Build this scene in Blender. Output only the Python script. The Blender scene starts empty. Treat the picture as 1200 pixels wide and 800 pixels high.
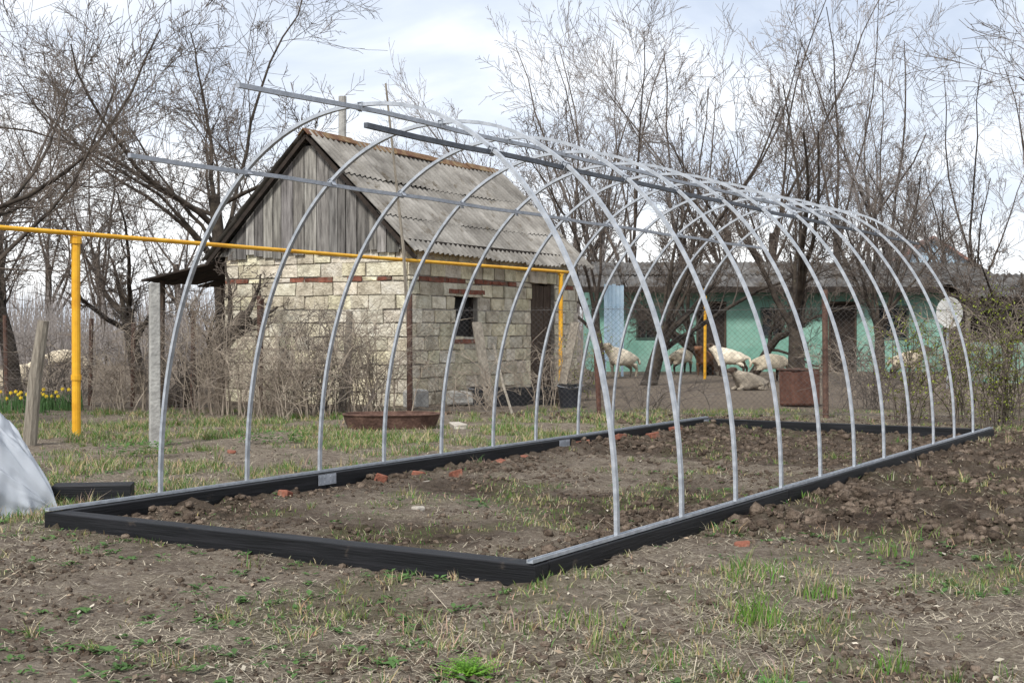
import bpy, math, random
import numpy as np
from mathutils import Vector, Matrix, noise
R=math.radians
random.seed(7)
rnd=random.random
def U(a,b): return a+(b-a)*random.random()
C=bpy.context.scene.collection
F=1549.0; H=1.05; HY=386.0
def lin(r,g,b):
    f=lambda c:(c/255/12.92) if c/255<=.04045 else ((c/255+.055)/1.055)**2.4
    return (f(r),f(g),f(b),1)
def at(px,py,z=0.0):
    Y=(H-z)*F/(py-HY); return Vector(((px-600)/F*Y,Y,z))
def atY(px,Y,z=0.0): return Vector(((px-600)/F*Y,Y,z))

# ------------------------------------------------------------ materials
def nt(name):
    m=bpy.data.materials.new(name); m.use_nodes=True; n=m.node_tree
    return m,n,n.nodes['Principled BSDF']
def mat(name,c1,c2=None,scale=5,rough=.85,metal=0,bump=.2,bscale=None,attr=False,detail=6,spec=.3,c3=None,dist=.02,trans=0,stretch=None,coord='Object',stain=None):
    m,n,b=nt(name); L=n.links
    tc=n.nodes.new('ShaderNodeTexCoord'); src=tc.outputs[coord]; raw=src
    if stretch:
        mp=n.nodes.new('ShaderNodeMapping'); mp.inputs['Scale'].default_value=stretch; L.new(src,mp.inputs[0]); src=mp.outputs[0]
    no=n.nodes.new('ShaderNodeTexNoise'); no.inputs['Scale'].default_value=scale; no.inputs['Detail'].default_value=detail; no.inputs['Roughness'].default_value=.65
    L.new(src,no.inputs['Vector'])
    rp=n.nodes.new('ShaderNodeValToRGB'); e=rp.color_ramp.elements
    e[0].position=.35; e[1].position=.66; e[0].color=c1; e[1].color=c2 or c1
    if c3:
        x=e.new(.5); x.color=c3
    L.new(no.outputs['Fac'],rp.inputs[0]); out=rp.outputs[0]
    if stain:
        n3=n.nodes.new('ShaderNodeTexNoise'); n3.inputs['Scale'].default_value=stain[1]; n3.inputs['Detail'].default_value=9; n3.inputs['Roughness'].default_value=.7
        L.new(raw,n3.inputs['Vector']); r3=n.nodes.new('ShaderNodeValToRGB'); r3.color_ramp.elements[0].position=stain[2]; r3.color_ramp.elements[1].position=stain[2]+.12
        L.new(n3.outputs['Fac'],r3.inputs[0]); q=n.nodes.new('ShaderNodeMix'); q.data_type='RGBA'; L.new(r3.outputs[0],q.inputs[0]); L.new(out,q.inputs[6]); q.inputs[7].default_value=stain[0]; out=q.outputs[2]
    if attr:
        a=n.nodes.new('ShaderNodeAttribute'); a.attribute_name='Col'
        mx=n.nodes.new('ShaderNodeMix'); mx.data_type='RGBA'; mx.blend_type='MULTIPLY'; mx.inputs[0].default_value=1
        L.new(out,mx.inputs[6]); L.new(a.outputs['Color'],mx.inputs[7]); out=mx.outputs[2]
    L.new(out,b.inputs['Base Color'])
    b.inputs['Roughness'].default_value=rough; b.inputs['Metallic'].default_value=metal
    b.inputs['Specular IOR Level'].default_value=spec
    if bump:
        n2=n.nodes.new('ShaderNodeTexNoise'); n2.inputs['Scale'].default_value=bscale or scale*4; n2.inputs['Detail'].default_value=6
        L.new(src,n2.inputs['Vector'])
        bp=n.nodes.new('ShaderNodeBump'); bp.inputs['Strength'].default_value=bump; bp.inputs['Distance'].default_value=dist
        L.new(n2.outputs['Fac'],bp.inputs['Height']); L.new(bp.outputs[0],b.inputs['Normal'])
    if trans:
        tr=n.nodes.new('ShaderNodeBsdfTranslucent'); L.new(out,tr.inputs[0])
        ms=n.nodes.new('ShaderNodeMixShader'); ms.inputs[0].default_value=trans
        L.new(b.outputs[0],ms.inputs[1]); L.new(tr.outputs[0],ms.inputs[2])
        L.new(ms.outputs[0],n.nodes['Material Output'].inputs[0])
    return m
W1=(1,1,1,1); W8=(.72,.72,.72,1)
M={}
M['galv']=mat('galvanised',lin(154,159,165),lin(190,194,199),18,rough=.40,metal=.35,bump=.05,spec=.5)
M['galv2']=mat('galvanised_dull',lin(144,149,156),lin(174,178,185),18,rough=.5,metal=.3,bump=.05,spec=.5)
M['galv3']=mat('galvanised_shaded',lin(66,70,77),lin(90,94,101),18,rough=.5,metal=.4,bump=.05,spec=.5)  # same metal darkened: shade on the right purlin's underside put into the colour
M['black']=mat('tarred_wood',lin(12,13,15),lin(32,32,35),3,rough=.6,bump=.35,bscale=9,stretch=(.6,12,12),spec=.3,c3=lin(18,19,22),stain=(lin(78,69,60),5,.63),dist=.008)
M['blacky']=mat('tarred_wood_cross',lin(12,13,15),lin(32,32,35),3,rough=.6,bump=.35,bscale=9,stretch=(12,.6,12),spec=.3,c3=lin(18,19,22),stain=(lin(78,69,60),5,.63),dist=.008)
M['block']=mat('limestone_block',lin(170,161,142),lin(220,213,195),6,rough=.95,bump=.9,bscale=30,attr=True,c3=lin(202,193,172),stain=(lin(142,133,117),2.6,.57),dist=.025)
M['mortar']=mat('mortar',lin(108,102,94),lin(152,145,134),9,rough=.95,bump=.6,bscale=50)
M['brick']=mat('red_brick',lin(108,66,52),lin(148,96,78),12,rough=.95,bump=.5,bscale=50,attr=True,stain=(lin(112,96,82),9,.50))
M['plank']=mat('weathered_planks',lin(92,89,86),lin(162,159,154),3,rough=.9,bump=.5,bscale=10,attr=True,stretch=(6,6,.7),c3=lin(132,129,125))
M['dark']=mat('dark_board',lin(36,31,28),lin(60,51,44),6,rough=.9,bump=.4)
M['brownwood']=mat('brown_wood',lin(56,46,39),lin(88,74,62),4,rough=.9,bump=.4,stretch=(8,8,1))
M['slate']=mat('asbestos_sheet',lin(106,102,97),lin(154,150,144),2.2,rough=.95,bump=.4,bscale=30,attr=True,c3=lin(130,126,120),stain=(lin(88,80,68),3.5,.55))
M['slate2']=mat('asbestos_sheet_dark',lin(76,74,73),lin(112,110,108),2.2,rough=.95,bump=.4,bscale=30,attr=True,c3=lin(94,92,90),stain=(lin(70,62,53),2,.5))
M['ridge']=mat('mossy_ridge',lin(88,58,47),lin(136,120,90),5,rough=.95,bump=.5,c3=lin(110,84,60))
M['void']=mat('unlit_interior',lin(14,13,13),lin(20,19,19),3,bump=0)  # near-black colour stands in for the unlit inside of the outbuilding
M['yellow']=mat('yellow_paint',lin(200,142,24),lin(226,174,44),5,rough=.5,bump=.1,spec=.45,c3=lin(216,160,34),stain=(lin(150,110,50),12,.66))
M['conc']=mat('concrete',lin(138,136,132),lin(174,172,166),9,rough=.95,bump=.5)
M['rust']=mat('rust',lin(72,54,47),lin(112,88,76),9,rough=.95,bump=.5,c3=lin(90,68,59))
M['rustred']=mat('rust_red',lin(78,52,44),lin(106,75,63),9,rough=.85,bump=.3)
M['greywood']=mat('grey_wood',lin(106,98,87),lin(150,142,129),4,rough=.95,bump=.6,stretch=(9,9,1))
M['bark']=mat('bark',lin(54,47,42),lin(102,92,83),6,rough=.95,bump=.7,bscale=30,c3=lin(74,65,58),dist=.03)
M['bark2']=mat('bark_dark',lin(36,31,27),lin(78,69,60),6,rough=.95,bump=.7,bscale=30,stain=(lin(92,90,70),8,.60))
M['twig']=mat('twigs',lin(78,71,66),lin(112,103,96),3,rough=.95,bump=0)
M['twig2']=mat('twigs_brown',lin(68,60,54),lin(102,92,83),3,rough=.95,bump=0)
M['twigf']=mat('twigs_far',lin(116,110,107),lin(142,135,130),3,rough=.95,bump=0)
M['bramble']=mat('dry_stems',lin(116,104,93),lin(162,150,134),3,rough=.95,bump=0)
M['wire']=mat('wire',lin(84,80,77),lin(112,108,105),8,rough=.6,metal=.3,bump=0)
M['turq']=mat('turquoise_wall',lin(104,148,132),lin(140,178,162),1.2,rough=.9,bump=.2,bscale=20,c3=lin(122,164,148),stain=(lin(132,132,117),1.6,.60))
M['dkgreen']=mat('green_frame',lin(46,66,58),lin(68,90,78),5,rough=.7,bump=.1)
M['white']=mat('white_paint',lin(176,176,172),lin(206,206,202),5,rough=.7,bump=.1)
M['palebl']=mat('pale_blue',lin(150,176,196),lin(182,202,216),3,rough=.8,bump=.1)
M['glass']=mat('window_glass',lin(24,28,30),lin(44,50,54),2,rough=.15,bump=0,spec=.6)
M['redroof']=mat('far_roof',lin(122,92,84),lin(142,110,98),4,bump=.2)
M['grass']=mat('grass_blades',W8,W1,3,rough=.7,bump=0,attr=True,trans=.25)
M['leaf']=mat('leaf',W8,W1,3,rough=.6,bump=0,attr=True,trans=.25)
M['straw']=mat('straw',W8,W1,3,rough=.9,bump=0,attr=True)
M['clod']=mat('soil_clod',lin(62,53,46),lin(120,107,95),14,rough=1,bump=1,bscale=70,attr=True,spec=.05,c3=lin(90,79,69))
M['fur']=mat('fleece',W8,W1,16,rough=1,bump=.8,bscale=30,attr=True,dist=.03)
M['stone']=mat('stone',lin(146,139,128),lin(188,181,169),9,rough=.95,bump=.6)
M['daff']=mat('daffodil_petal',lin(216,184,40),lin(232,204,70),9,rough=.6,bump=0)
M['plasticb']=mat('dark_plastic',lin(28,30,34),lin(44,46,52),4,rough=.45,bump=.05)

def film():
    m,n,b=nt('polythene_film'); L=n.links
    b.inputs['Base Color'].default_value=(.58,.61,.65,1); b.inputs['Roughness'].default_value=.22; b.inputs['Specular IOR Level'].default_value=.6
    tr=n.nodes.new('ShaderNodeBsdfTranslucent'); tr.inputs[0].default_value=(.68,.71,.75,1)
    ms=n.nodes.new('ShaderNodeMixShader'); ms.inputs[0].default_value=.3
    tc=n.nodes.new('ShaderNodeTexCoord'); mp=n.nodes.new('ShaderNodeMapping'); mp.inputs['Scale'].default_value=(7,7,2.2); mp.inputs['Rotation'].default_value=(0,.35,0); L.new(tc.outputs['Object'],mp.inputs[0])
    no=n.nodes.new('ShaderNodeTexNoise'); no.noise_type='RIDGED_MULTIFRACTAL'; no.inputs['Scale'].default_value=1.1; no.inputs['Detail'].default_value=4; L.new(mp.outputs[0],no.inputs['Vector'])
    bp=n.nodes.new('ShaderNodeBump'); bp.inputs['Strength'].default_value=1; bp.inputs['Distance'].default_value=.06; L.new(no.outputs['Fac'],bp.inputs['Height']); L.new(bp.outputs[0],b.inputs['Normal'])
    L.new(b.outputs[0],ms.inputs[1]); L.new(tr.outputs[0],ms.inputs[2]); L.new(ms.outputs[0],n.nodes['Material Output'].inputs[0])
    return m
M['film']=film()

# ------------------------------------------------------------ builders
class MB:
    def __init__(s): s.v=[];s.f=[];s.c=[]
    def add(s,vs,fs,col=(1,1,1)):
        o=len(s.v); s.v.extend([tuple(v) for v in vs]); s.f.extend([tuple(i+o for i in f) for f in fs]); s.c.extend([col]*len(vs))
    def box(s,x0,y0,z0,x1,y1,z1,col=(1,1,1),j=0):
        vs=[(x+U(-j,j),y+U(-j,j),z+U(-j,j)) if j else (x,y,z) for z in(z0,z1) for y in(y0,y1) for x in(x0,x1)]
        s.add(vs,[(0,2,3,1),(4,5,7,6),(0,1,5,4),(2,6,7,3),(0,4,6,2),(1,3,7,5)],col)
    def bar(s,a,b,w,h,col=(1,1,1),up=Vector((0,0,1))):
        a=Vector(a);b=Vector(b);d=(b-a).normalized(); 
        if abs(d.dot(up))>.95: up=Vector((1,0,0))
        x=d.cross(up).normalized(); y=x.cross(d)
        vs=[p+x*(i*w/2)+y*(k*h/2) for p in(a,b) for i,k in((-1,-1),(1,-1),(1,1),(-1,1))]
        s.add(vs,[(0,1,2,3),(7,6,5,4),(0,4,5,1),(1,5,6,2),(2,6,7,3),(3,7,4,0)],col)
    def tube(s,pts,rad,n=6,col=(1,1,1),cap=True):
        o=len(s.v); k=len(pts)
        for i,p in enumerate(pts):
            if i==0:d=pts[1]-pts[0]
            elif i==k-1:d=pts[-1]-pts[-2]
            else:d=pts[i+1]-pts[i-1]
            d=d.normalized(); ref=Vector((1,0,0)) if abs(d.z)>.7 else Vector((0,0,1))
            x=d.cross(ref).normalized(); y=d.cross(x)
            r=rad[i] if not isinstance(rad,(int,float)) else rad
            for q in range(n):
                a=2*math.pi*q/n; ca=math.cos(a)*r; sa=math.sin(a)*r
                s.v.append((p.x+x.x*ca+y.x*sa,p.y+x.y*ca+y.y*sa,p.z+x.z*ca+y.z*sa))
        s.c.extend([col]*(k*n))
        for i in range(k-1):
            for q in range(n):
                q2=(q+1)%n
                s.f.append((o+i*n+q,o+i*n+q2,o+(i+1)*n+q2,o+(i+1)*n+q))
        if cap:
            s.f.append(tuple(o+q for q in range(n))[::-1]); s.f.append(tuple(o+(k-1)*n+q for q in range(n)))
    def build(s,name,m,parent=None,smooth=False,loc=None,rz=0):
        me=bpy.data.meshes.new(name); me.from_pydata(s.v,[],s.f)
        ca=me.color_attributes.new('Col','FLOAT_COLOR','POINT')
        arr=np.ones((len(s.v),4),dtype=np.float32)
        if s.c: arr[:,:3]=np.array(s.c,dtype=np.float32)[:,:3]
        ca.data.foreach_set('color',arr.ravel())
        if smooth: me.polygons.foreach_set('use_smooth',[True]*len(me.polygons))
        me.materials.append(m); me.update()
        o=bpy.data.objects.new(name,me); C.objects.link(o)
        if parent: o.parent=parent
        if loc is not None: o.location=loc
        o.rotation_euler[2]=rz
        return o
def tag(o,label,cat,group=None,kind=None):
    if label:o['label']=label
    if cat:o['category']=cat
    if group:o['group']=group
    if kind:o['kind']=kind
    return o
def thing(name,label,cat,loc=(0,0,0),rz=0,group=None):
    o=bpy.data.objects.new(name,None); o.empty_display_size=.2; C.objects.link(o); o.location=loc; o.rotation_euler=(0,0,rz)
    return tag(o,label,cat,group)
def dup(root,loc,rz,label=None,scale=None):
    r=root.copy(); C.objects.link(r); r.location=loc; r.rotation_euler=(0,0,rz)
    if scale: r.scale=scale
    if label:r['label']=label
    for ch in list(root.children):
        c=ch.copy(); C.objects.link(c); c.parent=r
        for g in list(ch.children):
            d=g.copy(); C.objects.link(d); d.parent=c
    return r
def bevel(o,w=.004,seg=2):
    b=o.modifiers.new('bevel','BEVEL'); b.width=w; b.segments=seg; b.limit_method='ANGLE'; return o

# ------------------------------------------------------------ greenhouse frame coordinates
NC=Vector((.097,5.35,0)); GA=R(58.3); uu=Vector((math.cos(GA),math.sin(GA),0)); vv=Vector((-uu.y,uu.x,0))
GL=8.64; GW=3.0
def ts(x,y):
    dx=x-NC.x; dy=y-NC.y
    return dx*uu.x+dy*uu.y, dx*vv.x+dy*vv.y
def nz(x,y,s,o=0): return noise.noise(Vector((x*s+o,y*s-o,o*.7)))
def dugf(x,y,t,s):
    if 0<t<GL and 0<s<GW:
        e=min(s,GW-s); return .6+.5*nz(x,y,1.1,5)+(.9*(1-e/.6) if e<.6 else 0)+(.6 if t>5.5 else 0)
    if s<=0 and t>1.0: return max(0,min(1,(t-1.0)/1.2))*max(0,min(1,(2.5+s)/1.3))*1.4
    if s<=0: return .5
    if t<0: return .45
    if t>GL: return max(0,1.2-(t-GL)/4)
    return .15
def gh(x,y):
    t,s=ts(x,y)
    far=max(0,1-max(0,(math.hypot(x,y)-14))/20)
    h=.022*nz(x,y,.55,3)+.014*nz(x,y,2.1,9)+.009*nz(x,y,6,1)
    n2=abs(nz(x,y,7,4)); n3=nz(x,y,15,8)
    dug=max(0,dugf(x,y,t,s))
    h+=dug*(.06*n2*(1+1.2*nz(x,y,2.5,6))+.026*n3)
    if -.35<s<0 and t>-.2 and t<GL: h+=.022*(1+nz(x,y,1.6,2))*(1-abs(s)/.35)
    if 0<t<GL and 0<s<GW:
        h-=.018
        e=min(s-.08,GW-.08-s)
        if 0<e<.45: h+=.022*(1-e/.45)*(1+nz(x,y,1.8,12))
        if abs(t-2.2)<.35 and s>2.5: h=min(h,.0)
    return min(.08,h*far*.9) if 0<t<GL and s<.3 else h*far*.9
def masks(x,y):
    t,s=ts(x,y)
    n1=nz(x,y,.9,11)*.5+.5; n2=nz(x,y,2.7,21)*.5+.5; n3=nz(x,y,.35,31)*.5+.5
    green=0;dark=0;dry=.35
    inside=0<t<GL and 0<s<GW
    if inside:
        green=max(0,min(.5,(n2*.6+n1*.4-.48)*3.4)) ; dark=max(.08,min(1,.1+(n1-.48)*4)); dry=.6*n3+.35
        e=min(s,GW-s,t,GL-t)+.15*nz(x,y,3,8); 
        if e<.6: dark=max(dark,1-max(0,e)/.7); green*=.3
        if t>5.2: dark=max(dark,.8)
    elif y>17.3:
        green=0; dry=.6*n2+.3; dark=.3*n1
    elif s>GW and t>-1.5:
        green=min(1,max(0,(n1*.5+n2*.5-.44)*5.5)); dry=.65
        if t<0: green*=.5
    elif s<=0:
        k=max(0,min(1,(t-1.0)/1.3))*max(0,min(1,(2.4+s)/1.0))
        dark=max(0,min(1,k*(.7+.6*n1)))
        green=max(0,min(.8,(n1*.5+n2*.5-.42)*3.5))*(1-.7*k)
        dry=.7
    else:
        green=max(0,min(.4,(n1*.5+n2*.5-.48)*3.2)); dry=.7; dark=.6*max(0,n2*2-.7)
    if s>=GW and t>GL: dark=max(dark,.3)
    return green,dark,dry

def axis(a,b,step,lim):
    xs=list(np.arange(a,b,step)); s=step; x=xs[-1]
    while x<lim: s*=1.35; x+=s; xs.append(x)
    s=step; x=xs[0]
    while x>-lim: s*=1.35; x-=s; xs.insert(0,x)
    return xs
xs=axis(-5.8,8.2,.034,500); ys=axis(3.2,14.5,.034,500)
nx=len(xs); ny=len(ys); V=[];Cc=[]
for y in ys:
    for x in xs:
        if -7<x<12 and 0<y<30 and abs(x)<y*.6+1: V.append((x,y,gh(x,y))); 
        else: V.append((x,y,0))
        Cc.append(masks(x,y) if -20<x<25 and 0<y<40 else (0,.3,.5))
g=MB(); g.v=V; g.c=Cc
g.f=[(j*nx+i,j*nx+i+1,(j+1)*nx+i+1,(j+1)*nx+i) for j in range(ny-1) for i in range(nx-1)]
def groundmat():
    m,n,b=nt('ground_soil'); L=n.links; N=n.nodes.new
    tc=N('ShaderNodeTexCoord'); a=N('ShaderNodeAttribute'); a.attribute_name='Col'
    sp=N('ShaderNodeSeparateColor'); L.new(a.outputs['Color'],sp.inputs[0])
    def noi(sc,det=7,ro=.7):
        q=N('ShaderNodeTexNoise'); q.inputs['Scale'].default_value=sc; q.inputs['Detail'].default_value=det; q.inputs['Roughness'].default_value=ro; L.new(tc.outputs['Object'],q.inputs['Vector']); return q.outputs['Fac']
    def ramp(src,stops):
        r=N('ShaderNodeValToRGB'); e=r.color_ramp.elements
        e[0].position,e[0].color=stops[0]; e[1].position,e[1].color=stops[-1]
        for p,c in stops[1:-1]: e.new(p).color=c
        L.new(src,r.inputs[0]); return r.outputs[0]
    def mix(f,x,y):
        q=N('ShaderNodeMix'); q.data_type='RGBA'; L.new(f,q.inputs[0]); L.new(x,q.inputs[6]); L.new(y,q.inputs[7]); return q.outputs[2]
    def math_(op,x,y):
        q=N('ShaderNodeMath'); q.operation=op; q.use_clamp=True
        for i,k in enumerate((x,y)):
            if isinstance(k,float): q.inputs[i].default_value=k
            else: L.new(k,q.inputs[i])
        return q.outputs[0]
    base=ramp(noi(13,9,.75),[(.34,lin(92,80,71)),(.48,lin(132,119,106)),(.66,lin(178,165,150))])
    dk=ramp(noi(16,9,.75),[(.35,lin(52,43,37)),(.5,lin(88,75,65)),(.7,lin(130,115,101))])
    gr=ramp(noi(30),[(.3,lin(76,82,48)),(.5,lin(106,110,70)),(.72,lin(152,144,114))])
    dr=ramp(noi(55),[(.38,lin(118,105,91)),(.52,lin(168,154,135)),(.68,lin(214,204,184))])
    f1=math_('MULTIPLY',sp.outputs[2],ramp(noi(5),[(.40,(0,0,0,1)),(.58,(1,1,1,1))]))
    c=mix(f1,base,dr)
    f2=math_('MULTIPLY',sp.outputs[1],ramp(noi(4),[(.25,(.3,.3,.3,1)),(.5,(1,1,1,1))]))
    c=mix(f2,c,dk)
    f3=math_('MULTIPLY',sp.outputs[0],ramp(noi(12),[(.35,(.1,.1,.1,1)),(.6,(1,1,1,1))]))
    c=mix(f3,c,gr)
    L.new(c,b.inputs['Base Color']); b.inputs['Roughness'].default_value=1; b.inputs['Specular IOR Level'].default_value=.1
    bp=N('ShaderNodeBump'); bp.inputs['Strength'].default_value=1; bp.inputs['Distance'].default_value=.06
    ad=math_('MULTIPLY_ADD',noi(28,8,.75),.6); L.new(noi(90,5,.7),ad.node.inputs[2]); 
    L.new(ad,bp.inputs['Height']); ad.node.use_clamp=False
    L.new(bp.outputs[0],b.inputs['Normal'])
    return m
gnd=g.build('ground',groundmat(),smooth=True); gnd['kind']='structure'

# ------------------------------------------------------------ greenhouse
gt=thing('greenhouse_frame','unfinished arched greenhouse frame of galvanised hoops bolted on a long black timber base','greenhouse',(NC.x,NC.y,0),GA)
BH=.1
def beam(x0,y0,x1,y1,m,label=None,n=1):
    along=abs(x1-x0)>abs(y1-y0)
    for i in range(n):
        b=MB()
        if along: b.box(x0+(x1-x0)*i/n+.002,y0,-.06,x0+(x1-x0)*(i+1)/n-.002,y1,BH+(0 if i%2 else -.004))
        else: b.box(x0,y0+(y1-y0)*i/n+.002,-.06,x1,y0+(y1-y0)*(i+1)/n-.002,BH-.006)
        o=b.build('base_beam',m,gt); bevel(o,.005)
        if label:o['label']=label
beam(0,0,.11,GW,M['blacky'],'black front beam across the near end')
beam(GL-.09,.09,GL,GW-.09,M['blacky'],'black beam across the far end')
beam(.112,0,GL,.085,M['black'],'black beam along the near long side',3)
beam(.112,GW-.085,2.2,GW,M['black']); beam(2.205,GW-.085,GL,GW,M['black'],None,2)
for s0,lab in((.012,'galvanised rail along the near long side'),(GW-.042,'galvanised rail along the far long side')):
    b=MB(); 
    b.box(-.004,s0,BH+.001,GL,s0+.03,BH+.006); b.box(-.004,s0,BH+.0062,GL,s0+.004,BH+.016); b.box(-.004,s0+.026,BH+.0062,GL,s0+.03,BH+.016)
    o=b.build('base_rail',M['galv'],gt); o['label']=lab
def hoop_mesh():
    hw=GW/2-.027; ht=2.1; N=64; q=2.15; pts=[]
    for i in range(N+1):
        th=math.pi*i/N
        c=math.cos(th); s=math.sin(th)
        pts.append(Vector((0,GW/2-hw*math.copysign(abs(c)**(2/q),c),BH+.006+ht*abs(s)**(2/q))))
    b=MB(); w=.0125; r=.009
    for i,p in enumerate(pts):
        d=(pts[min(i+1,N)]-pts[max(i-1,0)]).normalized(); nrm=Vector((0,-d.z,d.y))
        for a,k in((-w,-r),(w,-r),(w,r),(-w,r)): b.v.append(tuple(p+Vector((a,0,0))+nrm*k)); b.c.append((1,1,1))
    for i in range(N):
        for q2 in range(4):
            b.f.append((i*4+q2,i*4+(q2+1)%4,(i+1)*4+(q2+1)%4,(i+1)*4+q2))
    return b,pts
hb,hpts=hoop_mesh()
PUR=[(GW/2,0,-.13,GL+.0,'galv2'),(2.3,None,-.06,GL-.06,'galv2'),(.7,None,-.2,GL-.05,'galv3')]
def interpz(s):
    for a,b in zip(hpts,hpts[1:]):
        lo,hi=sorted((a.y,b.y))
        if lo<=s<=hi and hi>lo: return a.z+(b.z-a.z)*(s-a.y)/(b.y-a.y)
pl=[]
for s,z,a,e,mm in PUR:
    z=interpz(s)
    nrm=Vector((0,(GW/2-s)*.9,-1)).normalized() if s!=GW/2 else Vector((0,0,-1))
    pl.append((Vector((0,s,z))+nrm*.021,a,e,mm))
for p,a,e,mm in pl:
    b=MB(); n=24
    for i in range(n):
        xa=a+(e-a)*i/n; xb=a+(e-a)*(i+1)/n
        sg=lambda x:-.004*math.sin(x*4.4)-(.012*(x/8.6)**2)-(.03*max(0,(.77-x))**1.5 if p.y==GW/2 else 0)
        b.bar(p+Vector((xa,0,sg(xa))),p+Vector((xb+.0005,0,sg(xb))),.02,.022)
    b.build('purlin',M[mm],gt)
cm=MB()
cm.box(-.018,-.0145,-.013,.018,-.0115,.030); cm.box(-.018,.0115,-.013,.018,.0145,.030); cm.box(-.018,-.0145,.0305,.018,.0145,.033)
cm.tube([Vector((.0,.0145,.005)),Vector((.0,.022,.005))],.005,6)
cmesh=None
for i in range(11):
    x=.77+.71*i
    if i==0: h0=hb.build('hoop',M['galv'],gt); hm=h0.data; h=h0
    else: h=bpy.data.objects.new('hoop',hm); C.objects.link(h); h.parent=gt
    h.location=(x,0,0); h.rotation_euler=(R(U(-.25,.25)),0,R(U(-.5,.5)))
    for p,a,e,mm in pl:
        if cmesh is None: k=cm.build('clamp',M['galv2'],h); cmesh=k.data
        else: k=bpy.data.objects.new('clamp',cmesh); C.objects.link(k); k.parent=h
        k.location=p; 
        k.rotation_euler=(0 if abs(p.y-GW/2)<.05 else (R(-30) if p.y>GW/2 else R(30)),0,0)
for x,y,f in((2.2,GW-.085-.003,1),(GL-.14,GW-.088,1),(5.4,GW-.088,1)):
    b=MB(); b.box(x-.09,y-.003,.024,x+.09,y,.093)
    for bx_ in(-.07,-.03,.03,.07):
        for bz in(.04,.078): b.box(x+bx_-.005,y-.007,bz-.005,x+bx_+.005,y-.0031,bz+.005)
    b.build('joint_plate',M['galv2'],gt)

# ------------------------------------------------------------ bricks, small debris
def irregular(sx,sy,sz,j): 
    b=MB(); b.box(-sx/2,-sy/2,0,sx/2,sy/2,sz,j=j); return b
for i,(t,s,f) in enumerate([(2.62,2.80,.42),(3.1,2.82,.5),(3.3,2.62,.35),(5.6,2.84,.6),(5.95,2.85,.65),(6.3,2.83,.55),(6.6,2.85,.5),(7.0,2.83,.55),(7.5,2.82,.6),(1.65,2.8,.35),(1.35,-.34,.22),(4.2,2.83,.45),(4.6,2.84,.4)]):
    p=NC+uu*t+vv*s
    o=irregular(.2*f,.11*(.5+.5*f),.06,.014).build('brick',M['brick'],loc=(p.x,p.y,gh(p.x,p.y)-.028),rz=U(0,3))
    o.rotation_euler[0]=R(U(-20,20)); o.rotation_euler[1]=R(U(-12,12)); bevel(o,.009)
    if i==10: tag(o,'small red brick chip lying outside the near long side of the black base','brick')
    elif i==2: tag(o,'red brick chip lying out on the soil away from the beams inside the base','brick')
    else: tag(o,'red brick piece half sunk in soil along the inside of the far long beam','brick','red bricks along the inside of the far beam')
for px,py,f,lab in((489,593,.8,'pale flat stone lying on the soil inside the timber base'),(498,560,.7,'small pale stone by the far beam inside the base'),(536,497,2.2,'pale concrete lump lying on the grass beside the rusty tray'),(272,527,1.0,'small brown clod of brick lying on the lawn near the left hoops')):
    p=at(px,py+4); o=irregular(.1*f,.07*f,.03*f,.012*f).build('stone',M['stone'] if px!=272 else M['brick'],loc=(p.x,p.y,gh(p.x,p.y)-.006),rz=U(0,3)); bevel(o,.01); tag(o,lab,'stone')
p=at(104,592); o=irregular(.46,.15,.12,.004).build('timber_offcut',M['black'],loc=(p.x,p.y+.08,0),rz=R(8)); bevel(o,.006); tag(o,'short black timber offcut lying beside the left corner of the base','timber')

# rusty basin with round ends
p=at(456,503)
tr_=thing('rusty_tray','rusty open metal basin with rounded ends lying on the grass beyond the far beam','tray',(p.x,p.y+.3,-.03),R(6))
def stad(w,d,n=10):
    r=d; pts=[]
    for i in range(n+1): a=-math.pi/2+math.pi*i/n; pts.append((w-r+r*math.cos(a),r*math.sin(a)))
    for i in range(n+1): a=math.pi/2+math.pi*i/n; pts.append((-w+r+r*math.cos(a),r*math.sin(a)))
    return pts
b=MB(); rings=[(.44,.22,.0),(.47,.25,.03),(.52,.30,.17),(.505,.285,.17),(.455,.235,.035)]
S_=[stad(a_,c_) for a_,c_,z_ in rings]; k=len(S_[0])
for (a_,c_,z_),st_ in zip(rings,S_):
    for x,y in st_: b.v.append((x+U(-.004,.004),y+U(-.004,.004),z_+U(-.004,.004))); b.c.append((1,1,1))
for r_ in range(4):
    for i in range(k): b.f.append((r_*k+i,r_*k+(i+1)%k,(r_+1)*k+(i+1)%k,(r_+1)*k+i))
b.f.append(tuple(4*k+i for i in range(k))); b.f.append(tuple(range(k))[::-1])
b.build('tray_body',M['rust'],tr_)
b=MB(); st_=stad(.52,.30); b.tube([Vector((x,y,.175)) for x,y in st_+[st_[0]]],.011,6); b.build('rim',M['rust'],tr_)

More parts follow.
